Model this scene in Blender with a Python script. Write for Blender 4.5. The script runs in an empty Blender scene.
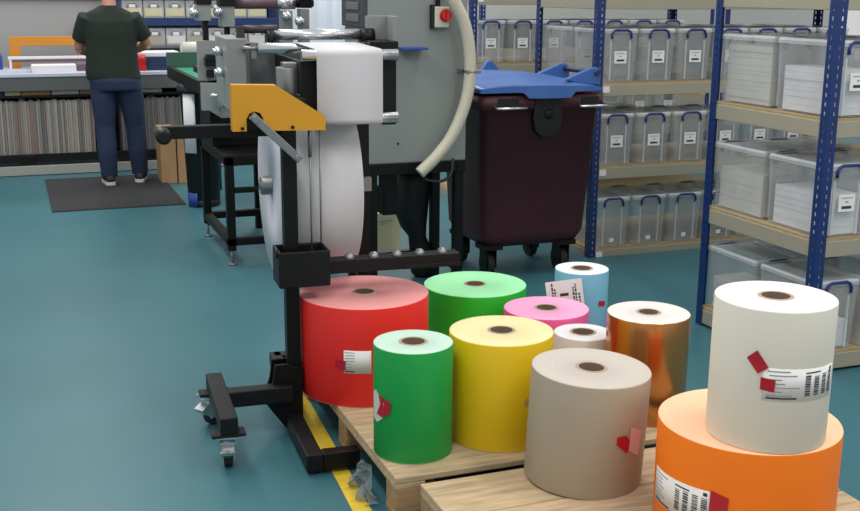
import bpy, bmesh, math, random
from mathutils import Vector, Matrix
random.seed(7)
PI = math.pi
sc = bpy.context.scene
COL = sc.collection
R = math.radians

# ------------------------------------------------------------------ materials
def s2l(c):
    return c/12.92 if c <= 0.04045 else ((c+0.055)/1.055)**2.4
def rgb(h):
    h = h.lstrip('#')
    return tuple(s2l(int(h[i:i+2], 16)/255) for i in (0, 2, 4)) + (1,)
MATS = {}
def mat(name, col, rough=0.5, metal=0.0, spec=0.5, var=0.0, vscale=6.0, bump=0.0, bscale=60.0, stretch=None, coat=0.0, emit=None):
    m = bpy.data.materials.new(name); m.use_nodes = True
    nt = m.node_tree; b = nt.nodes['Principled BSDF']
    b.inputs['Base Color'].default_value = rgb(col)
    b.inputs['Roughness'].default_value = rough
    b.inputs['Metallic'].default_value = metal
    b.inputs['Specular IOR Level'].default_value = spec
    b.inputs['Coat Weight'].default_value = coat
    tc = nt.nodes.new('ShaderNodeTexCoord'); mp = nt.nodes.new('ShaderNodeMapping')
    nt.links.new(tc.outputs['Object'], mp.inputs['Vector'])
    if stretch: mp.inputs['Scale'].default_value = stretch
    nz = nt.nodes.new('ShaderNodeTexNoise'); nz.inputs['Scale'].default_value = vscale
    nz.inputs['Detail'].default_value = 5
    nt.links.new(mp.outputs['Vector'], nz.inputs['Vector'])
    v = max(var, 0.02)
    mx = nt.nodes.new('ShaderNodeMix'); mx.data_type = 'RGBA'; mx.blend_type = 'MULTIPLY'
    rp = nt.nodes.new('ShaderNodeMapRange')
    rp.inputs['From Min'].default_value = 0.3; rp.inputs['From Max'].default_value = 0.7
    rp.inputs['To Min'].default_value = 1-v; rp.inputs['To Max'].default_value = 1+v*0.6
    nt.links.new(nz.outputs['Fac'], rp.inputs['Value'])
    mx.inputs['Factor'].default_value = 1
    mx.inputs['A'].default_value = rgb(col)
    nt.links.new(rp.outputs['Result'], mx.inputs['B'])
    nt.links.new(mx.outputs['Result'], b.inputs['Base Color'])
    if bump:
        n2 = nt.nodes.new('ShaderNodeTexNoise'); n2.inputs['Scale'].default_value = bscale
        nt.links.new(mp.outputs['Vector'], n2.inputs['Vector'])
        bp = nt.nodes.new('ShaderNodeBump'); bp.inputs['Strength'].default_value = bump
        bp.inputs['Distance'].default_value = 0.005
        nt.links.new(n2.outputs['Fac'], bp.inputs['Height'])
        nt.links.new(bp.outputs['Normal'], b.inputs['Normal'])
    if emit:
        b.inputs['Emission Color'].default_value = rgb(emit[0]); b.inputs['Emission Strength'].default_value = emit[1]
    MATS[name] = m
    return m

def paper_edge(name, col, dark=0.03, freq=130):
    """roll end: edges of many wound layers, fine concentric lines"""
    m = mat(name, col, 0.75, var=0.03)
    nt = m.node_tree; b = nt.nodes['Principled BSDF']
    tc = nt.nodes.new('ShaderNodeTexCoord')
    sx = nt.nodes.new('ShaderNodeSeparateXYZ'); nt.links.new(tc.outputs['Object'], sx.inputs[0])
    cx = nt.nodes.new('ShaderNodeCombineXYZ')
    nt.links.new(sx.outputs['X'], cx.inputs['X']); nt.links.new(sx.outputs['Y'], cx.inputs['Y'])
    ln = nt.nodes.new('ShaderNodeVectorMath'); ln.operation = 'LENGTH'
    nt.links.new(cx.outputs[0], ln.inputs[0])
    nz = nt.nodes.new('ShaderNodeTexNoise'); nz.noise_dimensions = '1D'; nz.inputs['Scale'].default_value = freq
    nt.links.new(ln.outputs['Value'], nz.inputs['W'])
    rp = nt.nodes.new('ShaderNodeMapRange'); rp.inputs['From Min'].default_value = .3; rp.inputs['From Max'].default_value = .7
    rp.inputs['To Min'].default_value = 1-dark; rp.inputs['To Max'].default_value = 1+dark
    nt.links.new(nz.outputs['Fac'], rp.inputs['Value'])
    mx = nt.nodes.new('ShaderNodeMix'); mx.data_type = 'RGBA'; mx.blend_type = 'MULTIPLY'; mx.inputs['Factor'].default_value = 1
    mx.inputs['A'].default_value = rgb(col); nt.links.new(rp.outputs['Result'], mx.inputs['B'])
    nt.links.new(mx.outputs['Result'], b.inputs['Base Color'])
    return m

def clear_plastic(name, col, clear, rough=0.25):
    m = bpy.data.materials.new(name); m.use_nodes = True
    nt = m.node_tree; b = nt.nodes['Principled BSDF']; out = nt.nodes['Material Output']
    b.inputs['Base Color'].default_value = rgb(col); b.inputs['Roughness'].default_value = rough
    tr = nt.nodes.new('ShaderNodeBsdfTransparent'); tr.inputs['Color'].default_value = (0.97, 0.98, 0.98, 1)
    nz = nt.nodes.new('ShaderNodeTexNoise'); nz.inputs['Scale'].default_value = 5
    tc = nt.nodes.new('ShaderNodeTexCoord'); nt.links.new(tc.outputs['Object'], nz.inputs['Vector'])
    rp = nt.nodes.new('ShaderNodeMapRange'); rp.inputs['From Min'].default_value = .35; rp.inputs['From Max'].default_value = .65
    rp.inputs['To Min'].default_value = clear-.05; rp.inputs['To Max'].default_value = clear+.05
    nt.links.new(nz.outputs['Fac'], rp.inputs['Value'])
    mx = nt.nodes.new('ShaderNodeMixShader')
    nt.links.new(rp.outputs['Result'], mx.inputs[0])
    nt.links.new(b.outputs[0], mx.inputs[1]); nt.links.new(tr.outputs[0], mx.inputs[2])
    nt.links.new(mx.outputs[0], out.inputs['Surface'])
    return m

M = {}
def D(k, *a, **kw): M[k] = mat(k, *a, **kw)
D('floor_teal', '#3d6f79', 0.42, var=0.12, vscale=0.9, bump=0.04, bscale=25, spec=0.35)
D('wall_grey', '#a4a5a5', 0.7, var=0.03, vscale=1)
D('wall_dark', '#4a4d50', 0.7)
D('wall_pale', '#c9cbc6', 0.7)
D('yellow_tape', '#e3c23a', 0.45, var=0.12, vscale=20)
D('beam_blue', '#142e60', 0.45)
D('rack_blue', '#12306a', 0.4, var=0.05)
D('rack_beam', '#a09b89', 0.5, var=0.04, vscale=3)
D('chipboard', '#a8946f', 0.8, var=0.15, vscale=60)
M['box_clear'] = clear_plastic('box_clear', '#c6cacc', 0.70)
M['box_lid'] = clear_plastic('box_lid', '#dde1e3', 0.48)
M['film'] = clear_plastic('film', '#98a0a4', 0.66, 0.15)
D('handle_blue', '#1c2a72', 0.35)
D('label_white', '#e9e9e6', 0.6)
D('ink', '#34343a', 0.7)
D('ink_grey', '#9c9da1', 0.7)
D('red_tape', '#b3152a', 0.4)
D('torn_white', '#cfd2c8', 0.7)
D('paper_white', '#e6e6ea', 0.7, var=0.03)
D('paper_grey', '#cfcec6', 0.7, var=0.06)
D('cardboard', '#b58e68', 0.8, var=0.06, vscale=8)
D('core_brown', '#b09c86', 0.8)
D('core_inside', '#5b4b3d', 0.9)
D('wood', '#c2aa88', 0.75, var=0.30, vscale=5, stretch=(1.2, 9, 9), bump=0.15)
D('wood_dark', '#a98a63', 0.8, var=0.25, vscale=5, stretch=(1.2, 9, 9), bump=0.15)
D('black_metal', '#060708', 0.45, var=0.1, spec=0.3)
D('charcoal_metal', '#101113', 0.5, var=0.12, spec=0.3)
D('grey_metal', '#858a89', 0.45, var=0.03)
D('cab_grey', '#828885', 0.5, var=0.03, vscale=2)
D('panel_grey', '#66686b', 0.5)
D('panel_dark', '#3a4048', 0.5)
D('silver', '#d4d6d8', 0.25, metal=0.9)
D('dull_steel', '#8f9192', 0.4, metal=0.8)
D('guard_yellow', '#d0941c', 0.42, var=0.04)
D('web_white', '#cacace', 0.6)
D('roll_face', '#d2d2da', 0.75)
D('bin_maroon', '#4a2028', 0.5, var=0.1)
D('bin_lid', '#3e66aa', 0.38, var=0.05)
D('black_plastic', '#0d0e10', 0.5)
D('dark_rubber', '#1b1c1e', 0.8)
D('hose_cream', '#c9c4b2', 0.55)
D('switch_red', '#c21f18', 0.35)
D('switch_plate', '#c8c4b4', 0.5)
D('mat_grey', '#343538', 0.9, var=0.1)
D('bench_grey', '#5b6062', 0.5, var=0.05)
D('bench_top', '#c8d0e0', 0.35)
D('bench_rail', '#a6a69e', 0.5)
D('orange_board', '#d18a28', 0.55, var=0.04)
D('shirt', '#1a261f', 0.85, var=0.12, vscale=10, bump=0.1)
D('jeans', '#22304e', 0.85, var=0.18, vscale=9, bump=0.1)
D('skin', '#c08a72', 0.55)
D('hair', '#4a3a2e', 0.7)
D('shoe_black', '#1c1c20', 0.6)
D('sole_white', '#d5d5d3', 0.6)
D('belt_green', '#1f8a66', 0.5)
D('plate_green', '#35564c', 0.5)
D('blue_plastic', '#24459a', 0.4)
D('navy', '#1d2b52', 0.5)
D('stock_yellow', '#c8c3a0', 0.7, var=0.1)
D('purple_brown', '#6d5560', 0.4)
D('dark_bar', '#352b2c', 0.5)
D('curtain_pale', '#d6e0ee', 0.3, var=0.08, vscale=2)
D('pink_paper', '#dba9a4', 0.7)
for i, c in enumerate(('#9c9a96', '#8a8884', '#a29c94', '#7c7a78', '#a0948a', '#6e6c6a', '#aaa6a0', '#8f7c72')):
    D('board%d' % i, c, 0.7, var=0.08, vscale=3, stretch=(1, 1, .3))
# printed / coloured roll papers: side, end
def RP(k, side, top, rough=0.5, **kw):
    M[k+'_side'] = mat(k+'_side', side, rough, **kw); M[k+'_end'] = paper_edge(k+'_end', top)
RP('red', '#ee2a22', '#e89a98')
RP('green', '#0f9f45', '#bcd9c8')
RP('bright_green', '#22c02c', '#a2eeb2')
RP('yellow', '#eac40e', '#e6d9a4')
RP('grey', '#ac9f8c', '#c2bab0')  # bounce light from pallet and orange roll partly put into the side colour
RP('orange', '#ff8006', '#ffcda6')
RP('white', '#e6e1d2', '#e6e3dc')
RP('pink', '#ef5f9c', '#f3a6cd')
RP('pale_blue', '#7fbcd6', '#e4eaee')
RP('small_white', '#dedede', '#e2e2e2')
RP('copper', '#c48a52', '#dcd8d4', 0.22, metal=0.9)

# ------------------------------------------------------------------ mesh builder
class MB:
    def __init__(s): s.bm = bmesh.new(); s.mats = []; s.mi = 0
    def use(s, m):
        if m not in s.mats: s.mats.append(m)
        s.mi = s.mats.index(m); return s
    def _f(s, vs, smooth=False):
        try: f = s.bm.faces.new(vs)
        except ValueError: return
        f.material_index = s.mi; f.smooth = smooth; return f
    def box(s, x0, x1, y0, y1, z0, z1, T=None):
        p = [Vector((x, y, z)) for z in (z0, z1) for y in (y0, y1) for x in (x0, x1)]
        if T: p = [T @ v for v in p]
        v = [s.bm.verts.new(q) for q in p]
        for q in ((0,2,3,1), (4,5,7,6), (0,1,5,4), (2,6,7,3), (0,4,6,2), (1,3,7,5)):
            s._f([v[i] for i in q])
        return s
    def ring(s, pts): return [s.bm.verts.new(p) for p in pts]
    def bridge(s, a, b, smooth=True):
        n = len(a)
        for i in range(n): s._f([a[i], a[(i+1) % n], b[(i+1) % n], b[i]], smooth)
    def tube(s, path, r, n=12, caps=True, smooth=True):
        path = [Vector(p) for p in path]
        rr = r if isinstance(r, (list, tuple)) else [r]*len(path)
        rings = []; up = None
        for i, p in enumerate(path):
            d = (path[min(i+1, len(path)-1)]-path[max(i-1, 0)]).normalized()
            if up is None:
                up = Vector((0, 0, 1)) if abs(d.z) < .9 else Vector((1, 0, 0))
            a = d.cross(up).normalized(); up = a.cross(d).normalized()
            rings.append(s.ring([p + (a*math.cos(t)+up*math.sin(t))*rr[i] for t in [2*PI*k/n for k in range(n)]]))
        for a, b in zip(rings, rings[1:]): s.bridge(a, b, smooth)
        if caps:
            s._f(list(reversed(rings[0]))); s._f(rings[-1])
        return s
    def cyl(s, p0, p1, r, n=20): return s.tube([p0, p1], r, n)
    def prism(s, poly, axis, d0, d1):
        """polygon in the two other axes extruded along axis"""
        def P(u, v, d):
            return {'x': (d, u, v), 'y': (u, d, v), 'z': (u, v, d)}[axis]
        a = s.ring([P(u, v, d0) for u, v in poly]); b = s.ring([P(u, v, d1) for u, v in poly])
        s._f(a); s._f(list(reversed(b))); s.bridge(a, b, False)
        return s
    def lathe(s, prof, n=64, o=(0, 0, 0), closed=False, mats=None, smooth=True):
        rings = []
        for r, z in prof:
            rings.append(s.ring([(o[0]+r*math.cos(2*PI*k/n), o[1]+r*math.sin(2*PI*k/n), o[2]+z) for k in range(n)]))
        L = list(zip(rings, rings[1:]))
        if closed: L.append((rings[-1], rings[0]))
        for i, (a, b) in enumerate(L):
            if mats: s.use(mats[i])
            s.bridge(a, b, smooth)
        return s
    def loft(s, rings, caps=True, smooth=True):
        rs = [s.ring(r) for r in rings]
        for a, b in zip(rs, rs[1:]): s.bridge(a, b, smooth)
        if caps: s._f(list(reversed(rs[0]))); s._f(rs[-1])
        return s
    def build(s, name, m=None, parent=None, bevel=0, world=False, shift=True, smoothfix=False, seg=2):
        bmesh.ops.recalc_face_normals(s.bm, faces=s.bm.faces)
        me = bpy.data.meshes.new(name)
        if parent is not None and world:
            inv = parent['_inv'] if False else None
        s.bm.to_mesh(me); s.bm.free()
        for mm in (s.mats or [M[m] if isinstance(m, str) else m]):
            me.materials.append(mm)
        o = bpy.data.objects.new(name, me); COL.objects.link(o)
        if parent: o.parent = parent
        if bevel:
            bv = o.modifiers.new('bevel', 'BEVEL'); bv.width = bevel; bv.segments = seg; bv.limit_method = 'ANGLE'
            bv.angle_limit = R(40)
        return o

def empty(name, label, cat, loc=(0, 0, 0), rz=0, group=None):
    o = bpy.data.objects.new(name, None); COL.objects.link(o)
    o.empty_display_size = 0.1
    o.location = loc; o.rotation_euler = (0, 0, rz)
    o['label'] = label; o['category'] = cat
    if group: o['group'] = group
    return o
def tag(o, label, cat, group=None):
    o['label'] = label; o['category'] = cat
    if group: o['group'] = group
    return o
def struct(o): o['kind'] = 'structure'; return o
def rotz(p, a):
    c, s = math.cos(a), math.sin(a); return (p[0]*c-p[1]*s, p[0]*s+p[1]*c)
def children_of(root):
    return [o for o in COL.objects if o.parent == root]
def copy_tree(root, kids, loc, label, group=None):
    r = root.copy(); COL.objects.link(r); r.location = loc; r['label'] = label
    if group: r['group'] = group
    for ch, gk in kids:
        c = ch.copy(); COL.objects.link(c); c.parent = r
        for g in gk:
            d = g.copy(); COL.objects.link(d); d.parent = c
    return r
def kids_of(root):
    return [(c, children_of(c)) for c in children_of(root)]

# ------------------------------------------------------------------ camera
F = 1100.; CH = 1.62; PITCH = math.atan(265/F); ROLL = R(0.4); YAW = R(20.8)
def ray(xc, yc):
    c, s = math.cos(ROLL), math.sin(ROLL)
    xr = xc*c-yc*s; yr = xc*s+yc*c
    fwd = math.cos(PITCH)+yr*math.sin(PITCH); up = -math.sin(PITCH)+yr*math.cos(PITCH)
    sy, cy = math.sin(YAW), math.cos(YAW)
    return Vector((xr*cy+fwd*sy, -xr*sy+fwd*cy, up))
fw = ray(0, 0).normalized(); rt = (ray(1, 0)-ray(0, 0)).normalized(); up = rt.cross(fw).normalized()
cam = bpy.data.cameras.new('camera'); co = bpy.data.objects.new('camera', cam); COL.objects.link(co)
co.matrix_world = Matrix(((rt.x, up.x, -fw.x, 0), (rt.y, up.y, -fw.y, 0), (rt.z, up.z, -fw.z, CH), (0, 0, 0, 1)))
cam.sensor_fit = 'HORIZONTAL'; cam.sensor_width = 36; cam.lens = F*36/860
cam.clip_start = 0.05
sc.camera = co

# ------------------------------------------------------------------ light
w = bpy.data.worlds.new('world'); sc.world = w; w.use_nodes = True
bg = w.node_tree.nodes['Background']; bg.inputs[0].default_value = (0.92, 0.94, 0.96, 1); bg.inputs[1].default_value = 0.66
def area(name, loc, sx, sy, power, col=(1, 0.97, 0.92), rot=(0, 0, 0)):
    l = bpy.data.lights.new(name, 'AREA'); l.shape = 'RECTANGLE'; l.size = sx; l.size_y = sy; l.energy = power; l.color = col
    o = bpy.data.objects.new(name, l); COL.objects.link(o); o.location = loc; o.rotation_euler = rot; return o
for (x, y, p) in ((0.2, 1.6, 55), (2.6, 1.6, 68), (0.0, 4.6, 62), (2.4, 4.8, 36), (0.0, 7.8, 70), (2.6, 7.6, 42), (0.5, 10.4, 44), (3.2, 10.4, 40), (5.4, 5.0, 28), (5.4, 8.0, 40), (5.0, 2.0, 36), (3.1, 11.0, 60)):  # last one added to brighten the pale strip curtain
    area('ceiling_and_curtain_light', (x, y, 3.3), 0.35, 1.9, p*.62)

# ------------------------------------------------------------------ setting
b = MB(); b.box(-5, 10, -3, 12, -0.1, 0); struct(b.build('floor', 'floor_teal'))
b = MB(); b.box(-5, 10, 11.7, 11.9, 0, 3.5); struct(b.build('wall_back', 'wall_grey'))
b = MB(); b.box(-5, 2.55, 11.66, 11.7, 1.515, 1.60); struct(b.build('trim_1', 'wall_dark'))
b = MB(); b.box(4.1, 10, 11.62, 11.7, 0, 3.4); struct(b.build('trim_2', 'wall_pale'))
# painted safety line
b = MB()
b.prism([(0.992, 4.3), (1.047, 4.3), (0.968, 2.9), (0.908, 2.9)], 'z', 0.0005, 0.002)
tag(b.build('floor_line', 'yellow_tape'), 'yellow tape line on the teal floor beside the pallet', 'floor tape')

# ------------------------------------------------------------------ racks and clear boxes
def post_mesh(sgx, sgy, h=2.15):
    """slotted angle post, corner at origin, flanges along sgx (x) and sgy (y)"""
    b = MB()
    wd = 0.048; pitch = 0.0385; hh = 0.017; hw = 0.009
    n = int(h/pitch)
    for ax in (0, 1):
        sg = sgx if ax == 0 else sgy
        us = [0, wd*.55-hw/2, wd*.55+hw/2, wd]
        def P(u, z): return (sg*u, 0, z) if ax == 0 else (0, sg*u, z)
        zs = []
        for k in range(n):
            zs += [k*pitch, k*pitch+(pitch-hh)/2, k*pitch+(pitch+hh)/2]
        zs.append(n*pitch)
        grid = [[b.bm.verts.new(P(u, z)) for u in us] for z in zs]
        for i in range(len(zs)-1):
            for j in range(3):
                if j == 1 and i % 3 == 1: continue
                b._f([grid[i][j], grid[i][j+1], grid[i+1][j+1], grid[i+1][j]])
    bmesh.ops.remove_doubles(b.bm, verts=b.bm.verts, dist=1e-5)
    return b
def add_post(parent, x, y, sgx, sgy):
    o = post_mesh(sgx, sgy).build('post', 'rack_blue', parent)
    o.location = (x, y, 0)
    s = o.modifiers.new('solid', 'SOLIDIFY'); s.thickness = 0.0025; s.offset = 0
    return o
def rack(label, x, y, wx, dy, tops, cards=()):
    t = empty('storage_rack', label, 'rack', (x, y, 0), group=None)
    for (px, sx) in ((0, 1), (wx, -1)):
        for (py, sy) in ((0, 1), (dy, -1)):
            add_post(t, px, py, sx, sy)
    for z in tops:
        bm = MB()
        for y0 in (0.004, dy-0.034): bm.box(0.005, wx-0.005, y0, y0+0.03, z-0.082, z-0.012)
        for x0 in (0.004, wx-0.034): bm.box(x0, x0+0.03, 0.03, dy-0.03, z-0.082, z-0.012)
        s = bm.build('shelf', 'rack_beam', t, bevel=0.003)
        d = MB(); d.box(0.008, wx-0.008, 0.008, dy-0.008, z-0.012, z); d.build('deck', 'chipboard', s)
        if cards and z in cards:
            c = MB(); c.box(0.055, 0.10, 0.0015, 0.004, z-0.06, z-0.022); 
            cc = c.build('shelf_card', 'label_white', s)
    return t
BW, BL, BH = 0.247, 0.392, 0.318
def make_box(loc, label, group, card=True):
    t = empty('storage_box', label, 'box', loc, group=group)
    w, l, h = BW, BL, BH-0.022
    b = MB()
    def rr(wx, ly, z, r=0.018):
        pts = []
        for cx, cy, a0 in ((wx/2-r, ly/2-r, 0), (-wx/2+r, ly/2-r, 90), (-wx/2+r, -ly/2+r, 180), (wx/2-r, -ly/2+r, 270)):
            for k in range(4): pts.append((cx+r*math.cos(R(a0+30*k)), cy+r*math.sin(R(a0+30*k)), z))
        return pts
    b.loft([rr(w*.90, l*.93, 0.004), rr(w*.97, l*.97, h-.03), rr(w*.97, l*.97, h)], caps=False)
    f = b._f([b.bm.verts.new(p) for p in reversed(rr(w*.90, l*.93, 0.004))])
    body = b.build('body', 'box_clear', t)
    b = MB(); b.loft([rr(w*.955, l*.965, h-.004), rr(w*.99, l*.985, h-.004), rr(w, l*.99, h+.010), rr(w*.96, l*.96, h+.022)], caps=False, smooth=False)
    b._f([b.bm.verts.new(p) for p in rr(w*.96, l*.96, h+.012)])
    b.build('lid', 'box_lid', t)
    for sg in (-1, 1):
        y = sg*(l*.5+.003); b = MB()
        pts = [(-.066, y, h-.036), (-.066, y, h-.014), (-.058, y, h+.005), (-.040, y, h+.014), (.040, y, h+.014), (.058, y, h+.005), (.066, y, h-.014), (.066, y, h-.036)]
        b.tube(pts, .0072, 8); b.build('handle', 'handle_blue', t)
    # vertical ribs moulded on the front
    for x in (-.070, .062):
        b = MB(); b.box(x, x+.008, -l*.485, -l*.462, .01, h-.05); b.build('rib', 'box_lid', t)
    if card:
        b = MB(); b.use(M['label_white']).box(-.042, .042, -l*.497, -l*.489, .112, .185)
        b.use(M['ink_grey'])
        b.box(-.03, .03, -l*.4985, -l*.496, .168, .173); b.box(-.008, .008, -l*.4985, -l*.496, .15, .157)
        b.use(M['ink']); b.box(-.026, .026, -l*.4985, -l*.496, .124, .136)
        b.build('label_card', None, t)
    else:
        b = MB(); b.use(M['label_white']).box(-.016, .016, -l*.478, -l*.466, .03, .055)
        b.build('logo_mark', None, t)
    return t
proto = {True: None, False: None}
def place_box(x, y, z, label, group, card=True):
    if proto[card] is None:
        proto[card] = make_box((x, y, z), label, group, card); proto[(card, 'k')] = kids_of(proto[card]); return proto[card]
    return copy_tree(proto[card], proto[(card, 'k')], (x, y, z), label, group)
ORD = ['first', 'second', 'third', 'fourth', 'fifth', 'sixth', 'seventh', 'eighth']
TOPS = [0.095, 0.605, 1.115, 1.635]
LVL = {0: 'bottom', 1: 'middle', 2: 'upper'}

# near right-hand rack
rack('blue and beige rack at the right edge behind the white and orange rolls', 3.14, 3.66, 2.0, 0.83, TOPS)
def rack_boxes(x0, y0, dy, cols, rows, who, levels, ztops, tall_card, group, off=.045):
    for lv in levels:
        for rw in rows:
            for c in range(cols):
                x = x0 + off + BW/2 + c*(BW+0.018); y = y0 + 0.006 + BL/2 + rw*(BL+0.022)
                z = ztops[lv]+.001
                place_box(x, y, z, '%s clear box from the left, %s row, %s shelf, %s' % (ORD[c], ('front', 'back')[rw], LVL[lv], who), group, tall_card(lv))
                yield lv, rw, c, x, y, z
for lv, rw, c, x, y, z in rack_boxes(3.14, 3.66, .83, 2, (0, 1), 'nearest rack at right', (0, 1, 2), TOPS, lambda l: l > 0, 'clear boxes on the near right rack', off=.02):
    if c > 0 and rw > 0: continue
    if lv == 0 and c > 0: continue
    hgt = {(2, 0): .19, (2, 1): .235, (1, 0): .165, (1, 1): .19, (0, 0): .11, (0, 1): .13}[(lv, rw)]
    b = MB(); yy = -BL*.42; zz = 0
    b.use(M['paper_white'] if rw == 0 else M['paper_grey'])
    k = 0
    while zz < hgt:
        th = random.uniform(.018, .035); jx = random.uniform(-.003, .003)
        b.box(-BW*.385+jx, BW*.385+jx, -BL*.42+jx, BL*.40+jx, .008+zz, .008+zz+th-.001); zz += th
    o = b.build('paper_stack', None); o.location = (x, y, z)
    side = ('white', 'greyish')[rw]
    tag(o, '%s paper stack in the %s %s row box, %s shelf, nearest rack' % (side, ('first', 'second')[c], ('front', 'back')[rw], LVL[lv]), 'paper stack', 'paper stacks in the near rack boxes')
# middle rack behind the wheeled bin
TA = [0.055, 0.575, 1.085, 1.60]
rack('blue and beige rack behind the maroon wheeled bin', 3.30, 5.90, 2.3, 0.83, TA, cards=TA[:3])
for _ in rack_boxes(3.30, 5.90, .83, 7, (0,), 'rack behind maroon bin', (0, 1, 2), TA, lambda l: l > 0, 'clear boxes on the rack behind the bin'): pass
for _ in rack_boxes(3.30, 5.90, .83, 2, (1,), 'rack behind maroon bin', (1,), TA, lambda l: l > 0, 'clear boxes on the rack behind the bin'): pass
for _ in rack_boxes(3.30, 5.90, .83, 7, (1,), 'rack behind maroon bin', (2,), TA, lambda l: l > 0, 'clear boxes on the rack behind the bin'): pass
# far rack
TC = [0.055, 0.575, 1.085, 1.60]
rack('far blue and beige rack seen above the blue bin lid', 3.26, 7.75, 2.3, 0.83, TC, cards=(1.60,))
for lv, cols in ((2, 7), (1, 7)):
    for _ in rack_boxes(3.26, 7.75, .83, cols, (0,), 'far rack beyond bin', (lv,), TC, lambda l: l > 0, 'clear boxes on the far rack'): pass
rack('farthest blue rack against the pale back wall', 4.2, 9.75, 2.6, 0.8, [0.06, 0.58, 1.08, 1.62])
for i, (x, h_, m_, nm) in enumerate(((4.6, .24, 'black_plastic', 'black'), (5.0, .22, 'plate_green', 'dark green'), (5.45, .26, 'navy', 'navy'), (5.9, .2, 'cardboard', 'brown'), (6.3, .24, 'navy', 'second navy'))):
    b = MB(); b.box(-.13, .13, -.18, .18, 0, h_); b.box(-.14, .14, -.19, .19, h_-.03, h_+.01)
    o = b.build('carton', m_, bevel=.006); o.location = (x, 10.05, 1.081)
    tag(o, '%s carton on the farthest rack by the back wall' % nm, 'carton', 'cartons on the farthest rack')

# ------------------------------------------------------------------ pallets
def pallet(x, y, label, nb=5, wx=1.2, dy=1.2):
    t = empty('wooden_pallet', label, 'pallet', (x, y, 0), group='pallets')
    wb = (dy-(nb-1)*.004)/nb
    for k in range(nb):
        b = MB(); y0 = k*(wb+.004); b.box(0, wx, y0, y0+wb, .118, .14)
        b.build('deck_board', 'wood', t, bevel=.004)
    for yy in (0, dy/2-.05, dy-.1):
        b = MB(); b.box(0, wx, yy, yy+.1, 0, .018); b.build('base_board', 'wood_dark', t, bevel=.003)
        for xx in (0.002, wx/2-.07, wx-.142):
            b = MB(); b.box(xx, xx+.14, yy, yy+.1, .018, .1)
            b.build('block', 'wood_dark', t, bevel=.003)
    for xx in (0, wx/2-.05, wx-.1):
        b = MB(); b.box(xx, xx+.1, 0, dy, .1, .118); b.build('stringer_board', 'wood', t, bevel=.003)
    return t
pallet(1.03, 3.0, 'wooden pallet at the back carrying the red, green and yellow rolls')
pallet(1.09, 1.74, 'wooden pallet in the foreground carrying the grey and orange rolls')

# ------------------------------------------------------------------ paper rolls
def cylpatch(b, rad, a0, a1, z0, z1, th=.0012, n=10, skew=0.0):
    """thin label bent round a roll, angles in degrees"""
    inn, out = [], []
    for k in range(n+1):
        a = R(a0+(a1-a0)*k/n); s = skew*k/n
        for L, r in ((inn, rad+.0003), (out, rad+.0003+th)):
            L.append((b.bm.verts.new((r*math.cos(a), r*math.sin(a), z0+s)), b.bm.verts.new((r*math.cos(a), r*math.sin(a), z1+s))))
    for k in range(n):
        b._f([out[k][0], out[k+1][0], out[k+1][1], out[k][1]], True)
        b._f([inn[k][1], inn[k+1][1], inn[k+1][0], inn[k][0]], True)
        b._f([inn[k][0], inn[k+1][0], out[k+1][0], out[k][0]]); b._f([out[k][1], out[k+1][1], inn[k+1][1], inn[k][1]])
    for k in (0, n): b._f([inn[k][0], out[k][0], out[k][1], inn[k][1]])
def cylpoly(b, rad, pts, th=.0015):
    a = b.ring([(rad*math.cos(R(q)), rad*math.sin(R(q)), z) for q, z in pts])
    c = b.ring([((rad+th)*math.cos(R(q)), (rad+th)*math.sin(R(q)), z) for q, z in pts])
    b._f(a); b._f(c); b.bridge(a, c, False)
def roll(key, x, y, z0, z1, r, label, hole=.038, group='paper rolls on the pallets'):
    t = empty('paper_roll', label, 'paper roll', (x, y, z0), group=None)
    h = z1-z0
    b = MB(); S, T = M[key+'_side'], M[key+'_end']
    ro = hole+.009
    b.lathe([(ro, 0.0), (r-.002, 0.0), (r, .003), (r, h-.004), (r-.001, h-.001), (r-.004, h), (ro+.001, h), (ro, h-.002)], 96,
            closed=True, mats=[T, T, S, S, T, T, T, T])
    b.build('paper_body', None, t)
    b = MB(); b.use(M['core_brown'])
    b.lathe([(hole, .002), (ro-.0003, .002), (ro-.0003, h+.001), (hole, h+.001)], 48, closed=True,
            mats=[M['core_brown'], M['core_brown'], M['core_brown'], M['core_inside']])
    b.build('core', None, t)
    return t
def shipping_label(t, r, a0, a1, z0, z1, skew=0, bars=True, heavy=False):
    b = MB(); b.use(M['label_white']); cylpatch(b, r, a0, a1, z0, z1, skew=skew)
    da, dz = a1-a0, z1-z0
    def m(u0, u1, v0, v1, mm):
        b.use(M[mm]); cylpatch(b, r+.0014, a0+da*u0, a0+da*u1, z0+dz*v0+skew*u0, z0+dz*v1+skew*u0, th=.0004, n=4)
    for k in range(7):
        u = .05+.02*(k % 2); m(u, u+random.uniform(.15, .38), .90-k*.125, .93-k*.125, 'ink_grey')
    m(.05, .40, .06, .11, 'ink')
    if bars:
        for c0 in (.50, .63, .76, .88):
            v = .16
            while v < .78:
                th = random.choice((.018, .03, .045)); m(c0, c0+.075, v, v+th, 'ink'); v += th+random.choice((.02, .03))
        m(.5, .72, .86, .90, 'ink'); m(.9, .95, .84, .94, 'ink')
    o = b.build('shipping_label', None, t); o['label'] = 'white printed shipping label'
    return o
def tape(t, r, pts, mm='red_tape', nm='tape_or_nick', lab='red tape patch'):
    b = MB(); b.use(M[mm]); cylpoly(b, r+.0022, pts); o = b.build(nm, None, t); o['label'] = lab; return o

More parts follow.
